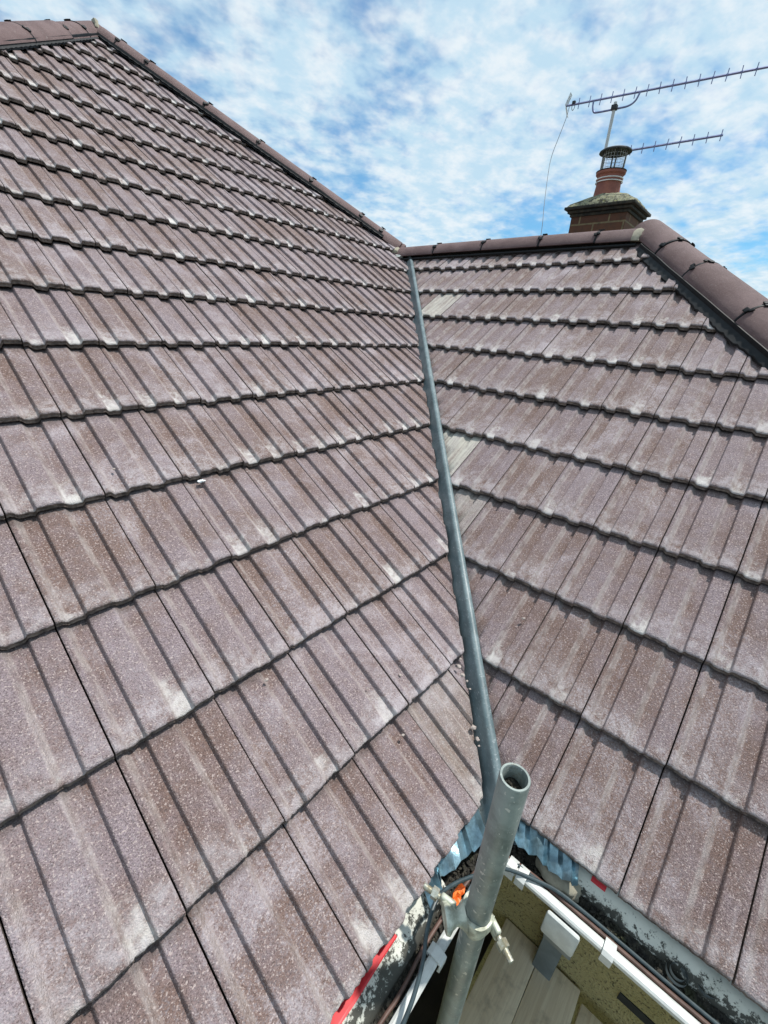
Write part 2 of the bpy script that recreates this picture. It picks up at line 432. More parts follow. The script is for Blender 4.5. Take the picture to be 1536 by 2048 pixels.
# ------------------------------------------------------------------ concrete tiles
HI, LO = 0.0, -0.0135
def profile(u):
    """height of the tile's top surface at u (0..1 across the tile)"""
    def st(x, a, b):
        x = max(0, min(1, (x - a) / (b - a))); return x * x * (3 - 2 * x)
    h = 0
    h -= st(u, 0.045, 0.120) - st(u, 0.262, 0.290)
    h -= st(u, 0.535, 0.610) - st(u, 0.752, 0.780)
    return h * 0.0142
US = sorted(set([0, .015, .03, .045, .06, .075, .085, .095, .11, .125, .15, .18, .21, .235, .255, .262, .27, .2775, .285, .293, .30, .33, .37, .41, .45, .49, .52, .535,
                 .55, .565, .575, .585, .6, .615, .64, .67, .70, .725, .745, .752, .76, .7675, .775, .783, .79, .82, .86, .9, .94, .97, .985, 1.0]))
TH = 0.018; LIFT = 0.0265
def add_tile(bm, place, a0, wdt, s0, planes, slurry=0):
    """one closed tile; place(a, s, h) maps slope coordinates to the world"""
    tb = bmesh.new(); uvl = tb.loops.layers.uv.new('tile'); cl = tb.loops.layers.float_color.new('tile_id')
    rid = (random.random(), random.random(), 1.0 + slurry if slurry else random.random(), 1)
    js = random.uniform(-.0022, .0022); jh = random.uniform(-.0012, .0014); jr = random.uniform(-.010, .010); jt = random.uniform(-.006, .006)
    L = G + 0.022; seed = random.random() * 100
    gap = 0.0016
    rows = []   # (v, ds, dh)
    path = [(L, None), (G * .97, None), (G * .7, None), (G * .4, None), (G * .15, None), (.016, None), (.006, -.0004), (.0018, -.0022), (0.0, -.0055), (-.0004, -TH * .72), (-.0030, -TH * .82), (-.0026, -TH), (.02, -TH), (L, -TH)]
    grid = []
    for u in US:
        col = []
        a = gap + u * (wdt - 2 * gap)
        e = 0
        if u < .02 or u > .98: e = -.0012
        rag = 0.0024 * noise.noise(Vector((u * 20, seed, 0))) + 0.0016 * noise.noise(Vector((u * 55, seed, 5)))
        for (ds, dh) in path:
            h = profile(u) + e + (dh or 0) - LIFT * (ds / G) + jh + jt * (u - .5) * .4 + jr * 0.0
            k = 1.0 if ds < .01 else 0.0
            rgh = 0.0
            if dh is not None and dh <= -TH * .5: rgh = 0.0022 * noise.noise(Vector((u * 30, seed, 9)))
            s = s0 + ds + js + rag * k + jr * (u - .5) * .6
            col.append(tb.verts.new(place(a0 + a, s, h + rgh)))
        grid.append(col)
    n = len(path)
    vv = [p[0] / G for p in path]
    for i in range(len(US) - 1):
        for k in range(n):
            k2 = (k + 1) % n
            f = tb.faces.new((grid[i][k], grid[i][k2], grid[i + 1][k2], grid[i + 1][k]))
            f.smooth = k < 8
            f.material_index = 1 if k >= 8 else 0
            uu = (US[i], US[i], US[i + 1], US[i + 1]); vs_ = (vv[k], vv[k2], vv[k2], vv[k])
            for lp, a_, b_ in zip(f.loops, uu, vs_): lp[uvl].uv = (a_, b_); lp[cl] = rid
    for col, fl in ((grid[0], True), (grid[-1], False)):
        f = tb.faces.new(col if not fl else col[::-1]); f.material_index = 1
        for lp in f.loops: lp[cl] = rid
    for (co, no) in planes:
        dmin = min((v.co - co).dot(no) for v in tb.verts); dmax = max((v.co - co).dot(no) for v in tb.verts)
        if dmax <= 0: continue
        if dmin >= 0: tb.free(); return
        r = bmesh.ops.bisect_plane(tb, geom=tb.verts[:] + tb.edges[:] + tb.faces[:], plane_co=co, plane_no=no, clear_outer=True)
        es = [e for e in r['geom_cut'] if isinstance(e, bmesh.types.BMEdge)]
        if es:
            rr = bmesh.ops.edgenet_fill(tb, edges=es, mat_nr=1)
            for f in rr['faces']:
                for lp in f.loops: lp[cl] = rid
        if not tb.faces: tb.free(); return
    me = bpy.data.meshes.new('tmp'); tb.to_mesh(me); tb.free(); bm.from_mesh(me); bpy.data.meshes.remove(me)

def vplane(p, q, out):
    """vertical plane through plan points p, q; out: a plan point on the side that is cut away"""
    d = Vector((q[0] - p[0], q[1] - p[1], 0)); n = Vector((d.y, -d.x, 0)).normalized()
    if n.dot(Vector((out[0] - p[0], out[1] - p[1], 0))) < 0: n = -n
    return (Vector((p[0], p[1], 0)), n)

# left (main) slope: valley cut along x - y = small offset
VCL = vplane((-0.024, 0), (2.50, 2.475), (3, 0))
HIPR_M = vplane(VTOP, APEX, (4, 5)); HIPL_M = vplane(APEX, (APEX[0] - 3, APEX[1] - 3), (-3, 5))
bm = bmesh.new(); bm.loops.layers.uv.new('tile'); bm.loops.layers.float_color.new('tile_id')
for k in range(0, 19):
    for i in range(-14, 16):
        x0 = XL + i * WL; y0 = k * G * CPn
        if x0 > y0 + .3 or x0 + WL < y0 - 4.0 or x0 < -3.1: continue
        if x0 + y0 > 6.0: continue
        add_tile(bm, lambda a, s, h: LP(a, s, h), x0, WL, k * G, [VCL, HIPR_M, HIPL_M], slurry=.25 if (k, i) == (0, 2) else 0)
mkobj('tiled_slope', bm, [M_TILE, M_BUTT], house, label='main tiled slope left of the valley')

# right (extension) slope
VCR = vplane((0.055, 0), (2.53, 2.455), (0, 3)); HIP_E = vplane(REND, (REND[0] - 2, REND[1] - 2), (4, -3))
RIDGE_E = vplane((2.435, 0), (2.435, 1), (4, 0))
bm = bmesh.new(); bm.loops.layers.uv.new('tile'); bm.loops.layers.float_color.new('tile_id')
for k in range(0, 11):
    for j in range(-13, 11):
        y0 = YR - j * WR; x0 = k * G * CPn
        if y0 - WR > x0 + .32: continue
        if x0 - y0 > 2.3: continue
        add_tile(bm, lambda a, s, h: RP(-a, s, h), -y0, WR, k * G, [VCR, HIP_E, RIDGE_E], slurry={(3, -4): 1.0, (7, -8): .9, (2, -3): .45}.get((k, j), 0))
mkobj('tiled_slope', bm, [M_TILE, M_BUTT], house, label='smaller tiled slope right of the valley')

# dark underlay below the tiles of both visible slopes
bm = bmesh.new()
def under(pts, d=-.095):
    vs = [bm.verts.new(Vector(p) + Vector((0, 0, d))) for p in pts]; bm.faces.new(vs)
zL = lambda x, y: y * TP
under([(-3.1, 0.03, .03 * TP), (-.02, 0.03, .03 * TP), (VTOP[0] - .02, VTOP[1] - .02, VTOP[1] * TP), (APEX[0], APEX[1] - .03, APEX[1] * TP), (-3.1, APEX[1] - APEX[0] - 3.1, (APEX[1] - APEX[0] - 3.1) * TP)])
under([(.03, -1.3, .03 * TP), (REND[0] - .02, REND[1], REND[0] * TP), (VTOP[0] - .02, VTOP[1], VTOP[0] * TP), (.03, 0.0, .03 * TP)])
mkobj('underlay', bm, M_UNDER, house)

# hidden slopes behind the hips (plain sheets of the same tiles, seen only from elsewhere)
bm = bmesh.new(); uvl = bm.loops.layers.uv.new('tile'); cl = bm.loops.layers.float_color.new('tile_id')
def sheet(pts):
    f = bm.faces.new([bm.verts.new(p) for p in pts])
    for lp in f.loops: lp[uvl].uv = (lp.vert.co.x * 5, lp.vert.co.z * 3); lp[cl] = (.5, .2, .2, 1)
zA = APEX[1] * TP - .03; zV = VTOP[0] * TP - .03; zE = REND[0] * TP - .03
sheet([(APEX[0], APEX[1], zA), (VTOP[0], VTOP[1], zV), (REND[0], REND[1], zE), (4.9, -1.9, 0), (4.9, 7.5, 0), (4.5, 8, .2)][:5])
sheet([(REND[0], REND[1], zE), (.55, -1.35, .55 * TP - .05), (0, -1.9, -.03), (4.9, -1.9, 0)])
sheet([(APEX[0], APEX[1], zA), (4.9, 7.5, 0), (-3.4, 7.5, 0), (-3.49, 0, 0)])
mkobj('far_slope', bm, M_TILE, house)

# ------------------------------------------------------------------ ridge and hip tiles
def ridge_run(p0, p1, nrm_a, nrm_b, lens, start_trim=0.0, r=0.112, z_off=-0.046, hgt=.80, vent=True, clip=True, label=None):
    """half-round caps from p0 (top) to p1 (bottom); each cap its own part with its clips as sub-parts"""
    p0 = Vector(p0); p1 = Vector(p1); d = (p1 - p0).normalized(); side = d.cross(Vector((0, 0, 1))).normalized(); up = side.cross(d).normalized()
    pos = 0.0; total = (p1 - p0).length; N = 22; idx = 0
    while pos < total - 0.02:
        ln = lens[min(idx, len(lens) - 1)]; ln = min(ln, total - pos)
        a = p0 + d * (pos + 0.003); b = p0 + d * (pos + ln - 0.003)
        bm = bmesh.new(); rj = r * random.uniform(.985, 1.015); uj = up * random.uniform(-.003, .003)
        def ring(c, rr, ins):
            out = []
            for k in range(N + 1):
                an = math.radians(-78 + 156 * k / N)
                out.append(bm.verts.new(c + uj + side * math.sin(an) * (rr - ins) + up * (math.cos(an) * (rr - ins) * hgt + z_off)))
            return out
        secs = [ring(a, rj - .004, 0), ring(a + d * .004, rj, 0)] + [ring(a.lerp(b, t), rj, 0) for t in (.25, .5, .75)] + [ring(b - d * .004, rj, 0), ring(b, rj - .004, 0)]
        inn = [ring(b, rj, .014), ring(a, rj, .014)]
        loop = secs + inn
        for s1, s2 in zip(loop, loop[1:] + loop[:1]):
            for k in range(N): bm.faces.new((s1[k], s1[k + 1], s2[k + 1], s2[k]))
        for k in (0, N):
            bm.faces.new([s[k] for s in loop])
        recalc(bm)
        cap = mkobj('ridge_tile', bm, M_RIDGE, house, smooth=True, sharp=40)
        if clip and pos + ln < total - .05:
            c = p0 + d * (pos + ln)
            # dark union strip showing in the joint and two small clips
            bm = bmesh.new()
            for off, rr in ((0, rj + .0015),):
                prev = None
                for k in range(N + 1):
                    an = math.radians(-78 + 156 * k / N)
                    wv = .0035 + .0045 * abs(noise.noise(Vector((k * .9, pos * 5, 1))))
                    q = [bm.verts.new(c + side * math.sin(an) * R_ + up * (math.cos(an) * R_ * hgt + z_off) + d * t_) for R_, t_ in ((rr, -wv), (rr, wv), (rr - .02, wv), (rr - .02, -wv))]
                    if prev:
                        for m_ in range(4): bm.faces.new((prev[m_], prev[(m_ + 1) % 4], q[(m_ + 1) % 4], q[m_]))
                    prev = q
            for an0 in (-42, 8, 46):
                for k in range(3):
                    an = math.radians(an0 + random.uniform(-6, 6))
                    cc = c + side * math.sin(an) * (rj + .006) + up * (math.cos(an) * (rj + .006) * hgt + z_off) + d * (k - 1) * .010
                    Mx = Matrix.Translation(cc) @ Matrix((side, d, up)).transposed().to_4x4() @ Matrix.Rotation(an, 4, 'Y') @ Matrix.Rotation(random.uniform(-.5, .5), 4, 'Z')
                    box(bm, (-.010, -.007, -.004), (.010, .007, .003), .0015, M=Mx)
            recalc(bm)
            mkobj('joint_clip', bm, M_BLACK, cap, smooth=True)
        pos += ln; idx += 1
    return d, side, up

def vent_strip(p0, p1, inward, place_h, wd=0.035, reach=0.10):
    """black dry-hip roll: glossy rail under the cap's edge and a limp pleated flange lying on the tiles"""
    p0 = Vector(p0); p1 = Vector(p1); d = (p1 - p0).normalized(); inward = Vector(inward).normalized()
    n = int((p1 - p0).length / .02); bm = bmesh.new(); prev = None; nrm = d.cross(inward).normalized()
    if nrm.z < 0: nrm = -nrm
    for i in range(n + 1):
        c = p0.lerp(p1, i / n); rag = .012 * noise.noise(Vector((i * .13, 2, p0.x))) + .006 * noise.noise(Vector((i * .7, 7, p0.y)))
        pl = .004 * math.sin(i * 2.4)
        wob = .004 * noise.noise(Vector((i * .11, 9, p0.x)))
        pr = [(-.05, .022), (0.0, .012 + wob), (.005, .021 + wob), (.010, .022 + wob), (.014, .014 + wob), (.017, .006), (.030, .001 + pl * .6), (wd + .025 + rag, -.004 + pl), (wd + .028 + rag, -.012 + pl), (wd * .5, -.016), (-.05, -.01)]
        q = [bm.verts.new(c + inward * a + nrm * h) for a, h in pr]
        if prev:
            for m_ in range(len(pr)): bm.faces.new((prev[m_], prev[(m_ + 1) % len(pr)], q[(m_ + 1) % len(pr)], q[m_]))
        else: bm.faces.new(q)
        prev = q
    bm.faces.new(prev[::-1]); recalc(bm)
    mkobj('vent_strip', bm, M_BLACK, house, smooth=True, sharp=30)

pA = (APEX[0], APEX[1], APEX[1] * TP + .0); pV = (VTOP[0], VTOP[1], VTOP[1] * TP - .03)
pE = (REND[0], REND[1], REND[0] * TP); pE2 = (.0, -1.90, 0.0)
pV2 = (2.45, 2.50, 2.45 * TP)
pAL = (APEX[0] - 3.2, APEX[1] - 3.2, (APEX[1] - 3.2) * TP)
ridge_run(pV2, (REND[0], REND[1] + .02, pE[2]), None, None, [.42, .43, .43, .36, .30], r=.108, z_off=-.058, hgt=.9)
ridge_run(Vector(pE) + Vector((.06, .06, .040)), pE2, None, None, [.34, .31, .47, .45], hgt=.85)
ridge_run(Vector(pA).lerp(Vector(pV), .035) - Vector((0, 0, .012)), Vector(pV) + Vector((.055, -.068, -.045)), None, None, [.16, .24, .49, .46, .48, .47, .2], r=.108, z_off=-.036, hgt=.85)
ridge_run(Vector(pA) + Vector((.02, .02, .0)), pAL, None, None, [.33, .28, .50, .45])
# black strips, offset inward from each centre line by about the cap's half width
def offset_line(a, b, inward, dist, fn):
    i = Vector(inward).normalized() * dist
    A = Vector(a) + i; B = Vector(b) + i
    return fn(A), fn(B)
onL = lambda q: Vector((q.x, q.y, q.y * TP)); onR = lambda q: Vector((q.x, q.y, q.x * TP))
dh = (Vector(pV) - Vector(pA)); dh.z = 0; inn = Vector((dh.y, -dh.x, 0)); inn = inn if inn.dot(Vector((-1, -1, 0))) > 0 else -inn
a, b = offset_line(pA, pV, inn, .098, onL); vent_strip(a + (b - a) * .035, b - (b - a).normalized() * .10, inn, 0, wd=-.004)
a, b = offset_line(pA, pAL, (1, -1, 0), .088, onL); vent_strip(a + (b - a).normalized() * .10, b, onL(Vector((1, -1, 0))), 0, wd=-.002)
a, b = offset_line(pE, pE2, (-1, 1, 0), .100, onR); vent_strip(a + (b - a).normalized() * .06, b, onR(Vector((-1, 1, 0))), 0, wd=.024)
# dark ridge roll under the extension ridge
a = RP(2.43, 2.352 / CPn, -.002); b = RP(.62, 2.352 / CPn, -.002)
bm = bmesh.new()
tube(bm, [a, b], .009, 8); recalc(bm); mkobj('vent_strip', bm, M_BLACK, house, smooth=True)

# timber hip rafters below the caps
bm = bmesh.new()
for a_, b_ in ((pA, pV), (pA, pAL), (pE, pE2), (pV2, pE)):
    a_ = Vector(a_); b_ = Vector(b_); d_ = (b_ - a_).normalized(); s_ = d_.cross(Vector((0, 0, 1))).normalized() * .03
    extrude_profile(bm, [(-1, -.16), (1, -.16), (1, -.012), (-1, -.012)], lambda u_, z_: a_ + s_ * u_ + Vector((0, 0, z_)), lambda u_, z_: b_ + s_ * u_ + Vector((0, 0, z_)), closed=True, caps=True)
recalc(bm); mkobj('hip_rafter', bm, M_UNDER, house)

# mortar where the caps meet
def lump(c, r, seed, amp=.25, sub=3):
    bm = bmesh.new(); bmesh.ops.create_icosphere(bm, subdivisions=sub, radius=1)
    for v in bm.verts:
        k = 1 + amp * noise.noise(v.co * 2.2 + Vector((seed, 0, 0))) + amp * .4 * noise.noise(v.co * 6 + Vector((seed, 3, 0)))
        v.co = Vector((v.co.x * r[0], v.co.y * r[1], v.co.z * r[2])) * k + Vector(c)
    return bm
mkobj('mortar_bedding', lump((2.43, 2.50, 1.655), (.085, .075, .055), 1), M_MORTAR, house, smooth=True, sharp=80)
def mortar_band(c, d, side, up, r, seed, half=.03, zo=.028):
    bm = bmesh.new(); prev = None; N = 28
    for k in range(N + 1):
        an = math.radians(-84 + 168 * k / N); w1 = half * (1 + .6 * noise.noise(Vector((k * .35, seed, 0)))); w2 = half * (1 + .6 * noise.noise(Vector((k * .35, seed, 8))))
        q = [bm.verts.new(c + side * math.sin(an) * R_ + up * (math.cos(an) * R_ * .8 + zo) + d * t_) for R_, t_ in ((r - .03, -w1), (r + .001, -w1 * .9), (r + .006, 0), (r + .001, w2 * .9), (r - .03, w2))]
        if prev:
            for m_ in range(5): bm.faces.new((prev[m_], prev[(m_ + 1) % 5], q[(m_ + 1) % 5], q[m_]))
        prev = q
    recalc(bm)
    return bm
mkobj('mortar_bedding', mortar_band(Vector((2.45, .62, pE[2] + .012)), Vector((-.2, -1, -.05)).normalized(), Vector((-1, .2, 0)).normalized(), Vector((0, 0, 1)), .105, 2, .032, -.062), M_MORTAR, house, smooth=True)
mkobj('mortar_bedding', mortar_band(Vector(pA) + Vector((.02, -.02, -.01)), Vector((1, -.15, -.2)).normalized(), Vector((-.15, -1, 0)).normalized(), Vector((.1, 0, 1)).normalized(), .113, 5, .012, -.044), M_MORTAR, house, smooth=True)
# scrap of white flashing at the head of the valley
bm = lump((2.36, 2.445, 1.63), (.035, .045, .016), 9, .5); mkobj('flashing_scrap', bm, M_WHITEPVC, house, smooth=True)

# ------------------------------------------------------------------ valley trough
bm = bmesh.new()
prof = [(-.17, -.035), (-.10, -.052), (-.055, -.056), (-.030, -.054), (-.016, -.046), (.000, -.027), (.012, -.006), (.022, .012), (.027, .020), (.031, .0245), (.036, .0265), (.044, .0275), (.052, .0265), (.060, .0235),
        (.065, .017), (.068, .000), (.070, -.035), (.09, -.050), (.13, -.045), (.17, -.035)]
NV = 60; prev = None
for i in range(NV + 1):
    t = i / NV; mlen = -.055 + t * (2.47 + .055); drift = -.012 + .026 * t
    q = []
    for (dd, dz) in prof:
        dd2 = dd + drift + .0012 * noise.noise(Vector((i * .3, dd * 20, 0)))
        z = mlen * TP + dz + .003 * noise.noise(Vector((i * .25, 1, 0)))
        q.append(bm.verts.new((mlen + dd2 / 2, mlen - dd2 / 2, z)))
    if prev:
        for m_ in range(len(q) - 1): bm.faces.new((prev[m_], q[m_], q[m_ + 1], prev[m_ + 1]))
    prev = q
recalc(bm)
mkobj('valley_trough', bm, M_VALLEY, house, smooth=True, sharp=50)

# pleated metal apron hanging out of the valley under the first course
def apron(ptop, pbot, n, amp, seed):
    bm = bmesh.new(); prev = None; top = Vector(ptop[0]), Vector(ptop[1]); nb = len(pbot) - 1; rnd = random.Random(seed)
    ts = [0]
    while ts[-1] < 1: ts.append(min(1, ts[-1] + rnd.uniform(.03, .11)))
    hs = [(1 if i % 2 else -1) * rnd.uniform(.3, 1.0) * .009 * amp for i in range(len(ts))]
    for i, t in enumerate(ts):
        t2 = min(1, t * .9 + .03); a = top[0].lerp(top[1], t2); x = t * nb; k = min(int(x), nb - 1)
        b = Vector(pbot[k]).lerp(Vector(pbot[k + 1]), x - k)
        q = [bm.verts.new(a.lerp(b, s_) + Vector((0, 0, hs[i] * (.2 + s_) + .003 * noise.noise(Vector((i, s_ * 3, seed)))))) for s_ in (0, .2, .4, .6, .8, 1)]
        if prev:
            for m_ in range(5): bm.faces.new((prev[m_], q[m_], q[m_ + 1], prev[m_ + 1]))
        prev = q
    bmesh.ops.subdivide_edges(bm, edges=bm.edges[:], cuts=2, use_grid_fill=True)
    for v in bm.verts: v.co += Vector((0, 0, .0022 * noise.noise(v.co * 60)))
    bmesh.ops.solidify(bm, geom=bm.faces[:], thickness=.0012); recalc(bm)
    mkobj('valley_apron', bm, M_LEAD, house, smooth=True, sharp=25)
apron([(.05, .0, -.010), (.055, -.235, -.018)], [(-.045, -.045, -.05), (-.035, -.10, -.05), (-.028, -.15, -.05), (-.028, -.20, -.052), (-.020, -.245, -.046)], 26, 1.0, 1)
apron([(.0, .06, -.010), (-.27, .055, -.018)], [(-.06, -.045, -.06), (-.10, -.035, -.055), (-.15, -.02, -.052), (-.19, -.018, -.05), (-.225, .0, -.04), (-.24, -.024, -.05), (-.285, -.020, -.046)], 24, 1.0, 2)

# ------------------------------------------------------------------ eaves boards, gutters, walls
def band(bm, fn, t0, t1, prof, n, wob=.0):
    uvl = bm.loops.layers.uv.verify(); uvl = bm.loops.layers.uv.get('tile') or bm.loops.layers.uv.new('tile')
    prev = None
    for i in range(n + 1):
        t = t0 + (t1 - t0) * i / n
        q = [bm.verts.new(Vector(fn(t, a + wob * noise.noise(Vector((t * 9, k * 3.0, 4))), z + wob * noise.noise(Vector((t * 7, k * 2.0, 8)))))) for k, (a, z) in enumerate(prof)]
        if prev:
            for m_ in range(len(q) - 1):
                f = bm.faces.new((prev[m_], q[m_], q[m_ + 1], prev[m_ + 1]))
                for lp, vv in zip(f.loops, (m_, m_, m_ + 1, m_ + 1)): lp[uvl].uv = (t, 1 - vv / (len(q) - 1))
        prev = q
# fn: t along the eaves, a = distance out from the eaves line (positive outwards)
fR = lambda t, a, z: (-a, t, z); fL = lambda t, a, z: (t, -a, z)
for nm, fn, t0, t1 in (('eaves_board', fR, -.215, -1.95), ('eaves_board', fL, -.215, -3.3)):
    bm = bmesh.new(); bm.loops.layers.uv.new('tile')
    band(bm, fn, t0, t1, [(-.055, -.050), (-.030, -.052), (-.018, -.060), (-.008, -.071), (.000, -.083), (.002, -.12), (-.02, -.15)] if fn is fR else [(-.055, -.050), (-.030, -.050), (-.012, -.056), (.004, -.064), (.018, -.073), (.028, -.083), (.030, -.12)], 90, .004)
    recalc(bm); mkobj(nm, bm, M_FASCIA, house, smooth=True, sharp=50)
bm = lump((-.002, -.205, -.088), (.035, .055, .020), 4, .3); bm.loops.layers.uv.new('tile')
mkobj('mortar_patch', bm, M_MORTAR, house, smooth=True, sharp=80, label='grey mortar patch at the inner corner of the gutter')
# red tape edge of the felt below the first course
bm = bmesh.new(); band(bm, fL, -.37, -3.0, [(-.040, -.044), (-.006, -.0445), (-.003, -.0465), (-.006, -.049)], 60, .003); recalc(bm); mkobj('felt_edge', bm, M_RED, house, label='red edge of the eaves felt')
bm = bmesh.new(); band(bm, fR, -.264, -.296, [(-.034, -.048), (-.024, -.053), (-.022, -.056), (-.028, -.058)], 20, .004); recalc(bm); mkobj('felt_edge', bm, M_RED, house, label='short dark red edge of felt by the apron')

gutter = mkobj('rain_gutter', (lambda b_: b_)(bmesh.new()), M_WHITEPVC, house, label='white square plastic gutter full of silt')
def gutter_mesh():
    bm = bmesh.new()
    prof = [(-.030, -.095), (-.030, -.150), (.030, -.152), (.052, -.108), (.056, -.083), (.057, -.078), (.062, -.0755), (.074, -.0755), (.078, -.079), (.077, -.090), (.066, -.106), (.040, -.156), (.034, -.160), (-.034, -.160), (-.034, -.095)]
    for fn, t0, t1 in ((fR, -.066, -1.98), (fL, -.066, -3.3)):
        rings = []
        for t in (t0, (t0 + t1) / 2, t1): rings.append([bm.verts.new(fn(t, a, z)) for a, z in prof])
        n = len(prof)
        for r1, r2 in zip(rings, rings[1:]):
            for k in range(n): bm.faces.new((r1[k], r1[(k + 1) % n], r2[(k + 1) % n], r2[k]))
    recalc(bm); return bm
bm = gutter_mesh(); me = gutter.data; bm.to_mesh(me); bm.free()
def bracket(fn, t, label=None, wd=.011):
    bm = bmesh.new()
    prof = [(.050, -.086), (.050, -.0735), (.060, -.0695), (.078, -.0695), (.086, -.076), (.085, -.102), (.079, -.106), (.079, -.098), (.0815, -.094), (.0815, -.079), (.077, -.0745), (.061, -.0745), (.0545, -.078), (.0545, -.086)]
    r1 = [bm.verts.new(fn(t - wd, a, z)) for a, z in prof]; r2 = [bm.verts.new(fn(t + wd, a, z)) for a, z in prof]; n = len(prof)
    for k in range(n): bm.faces.new((r1[k], r1[(k + 1) % n], r2[(k + 1) % n], r2[k]))
    bm.faces.new(r1[::-1]); bm.faces.new(r2); recalc(bm)
    mkobj('gutter_bracket', bm, M_WHITEPVC, gutter)
for t in (-.112, -.139, -.335, -.95): bracket(fR, t)
for t in (-.325, -.9): bracket(fL, t)
# outlet plate hanging under the lip and the downpipe behind it
bm = bmesh.new(); box(bm, (-.094, -.284, -.166), (-.082, -.210, -.084), .006); mkobj('gutter_outlet', bm, M_WHITEPVC, gutter, smooth=True)
M_GREYPIPE = simple('grey_downpipe', (0.16, 0.18, 0.18), 0.5)
bm = bmesh.new(); box(bm, (.272, -.292, -5.0), (.330, -.222, -.30), .004); box(bm, (-.075, -.285, -.215), (.300, -.220, -.165), .004); mkobj('downpipe', bm, M_GREYPIPE, house, smooth=True)
# silt in the gutter (one uncountable mass)
bm = bmesh.new()
for fn, t0, t1 in ((fR, -.075, -1.9), (fL, -.02, -3.2)):
    n = 700 if fn is fR else 900; prev = None
    for i in range(n):
        t = t0 + (t1 - t0) * (i / n)
        q = [bm.verts.new(fn(t, a, -.110 + .016 * noise.noise(Vector((t * 14, a * 40, 3))) + .010 * noise.noise(Vector((t * 60, a * 80, 6))) + .006 * noise.noise(Vector((t * 190, a * 190, 2))) + (.016 if a < .015 else (.008 if a < .03 else 0)))) for a in [-.025 + .0105 * k for k in range(9)]]
        if prev:
            for m_ in range(8): bm.faces.new((prev[m_], q[m_], q[m_ + 1], prev[m_ + 1]))
        prev = q
for _ in range(2600):       # crumbs of moss, grit and leaf
    if random.random() < .6: t = random.uniform(-.08, -.9); fn = fR
    else: t = random.uniform(-.05, -.9); fn = fL
    a = random.uniform(-.002, .053); c = Vector(fn(t, a, -.102 + random.uniform(0, .012))); s = random.uniform(.0010, .0042)
    r_ = bmesh.ops.create_icosphere(bm, subdivisions=1, radius=s, matrix=Matrix.Translation(c) @ Matrix.Rotation(random.random() * 6, 4, 'Z') @ Matrix.Diagonal((random.uniform(.6, 2.2), 1, random.uniform(.3, .8), 1)))
recalc(bm)
silt = mkobj('gutter_silt', bm, M_DEBRIS, None, smooth=False, label='dark silt, moss and grit lying in the gutters', cat='debris', kind='stuff')

# walls of the house
GZ = -5.0
bm = bmesh.new()
box(bm, (.34, -1.55, GZ), (.60, .34, -.155)); box(bm, (-3.1, .34, GZ), (.60, .60, -.155))
mkobj('wall', bm, M_WALL, house, label='ochre roughcast walls below the eaves')
bm = bmesh.new(); box(bm, (.010, -1.9, -.170), (.36, .36, -.166)); box(bm, (-3.2, .010, -.174), (.36, .36, -.1705)); mkobj('soffit', bm, M_UNDER, house)
bm = bmesh.new(); box(bm, (4.2, -1.4, GZ), (4.4, 7.0, -.1)); box(bm, (-3.1, 7.0, GZ), (4.4, 7.2, -.1)); box(bm, (-3.1, .6, GZ), (-2.9, 7.2, -.1)); box(bm, (.34, -1.75, GZ), (4.4, -1.55, -.1))
mkobj('wall', bm, M_WALL, house, label='far walls of the house')
# dark slot in the wall
bm = bmesh.new(); box(bm, (.336, -.70, -.975), (.343, -.478, -.935), .0); 
mkobj('wall_slot', bm, M_IRON, house, label='dark narrow slot in the ochre wall')

# ------------------------------------------------------------------ chimney
chim = empty('chimney', (0, 0, 0)); chim.parent = house; chim.location = (3.51, 1.205, 5.0 + .9); chim['label'] = 'sooty brick chimney stack behind the ridge'
CX, CY = 3.51, 1.205; HW = .21
bm = bmesh.new(); uvl = bm.loops.layers.uv.new('tile')
def wall_ring(hw, z0, z1, mat=0):
    c = [(CX - hw, CY + hw), (CX - hw, CY - hw), (CX + hw, CY - hw), (CX + hw, CY + hw)]
    u0 = 0
    for i in range(4):
        a, b_ = c[i], c[(i + 1) % 4]
        vs = [bm.verts.new((*a, z0)), bm.verts.new((*b_, z0)), bm.verts.new((*b_, z1)), bm.verts.new((*a, z1))]
        f = bm.faces.new(vs)
        for lp, uv in zip(f.loops, ((u0, z0), (u0 + 2 * hw, z0), (u0 + 2 * hw, z1), (u0, z1))): lp[uvl].uv = (uv[0] + .04, uv[1] + .023)
        u0 += 2 * hw
wall_ring(HW, .9, 1.985); mkobj('brickwork', bm, M_BRICK, chim)
bm = bmesh.new()
for hw, z0, z1 in ((.222, 1.983, 2.003), (.240, 2.005, 2.024), (.262, 2.026, 2.046)): box(bm, (CX - hw, CY - hw, z0), (CX + hw, CY + hw, z1), .004)
for v in bm.verts: v.co += Vector((0, 0, .003)) * noise.noise(v.co * 9)
mkobj('corbel_cap', bm, M_CROWN, chim, smooth=True)
bm = bmesh.new()
n = 16
rings = []
for hw, z, rd in ((.250, 2.046, 0), (.240, 2.068, .12), (.215, 2.092, .40), (.180, 2.114, .80), (.145, 2.132, 1), (.110, 2.142, 1)):
    ring = []
    for k in range(64):
        an = 2 * PI * k / 64; ca, sa = math.cos(an), math.sin(an); m_ = max(abs(ca), abs(sa))
        rr = hw * ((1 - rd) / m_ + rd)
        p_ = Vector((CX + rr * ca, CY + rr * sa, z)); p_ += Vector((0, 0, .008)) * noise.noise(p_ * 18)
        ring.append(bm.verts.new(p_))
    rings.append(ring)
for a, b_ in zip(rings, rings[1:]):
    for k in range(64): bm.faces.new((a[k], a[(k + 1) % 64], b_[(k + 1) % 64], b_[k]))
bm.faces.new(rings[-1]); recalc(bm); mkobj('flaunching', bm, M_FLAUNCH, chim, smooth=True, sharp=60)
PC = (CX - .0, CY + .045)
bm = bmesh.new()
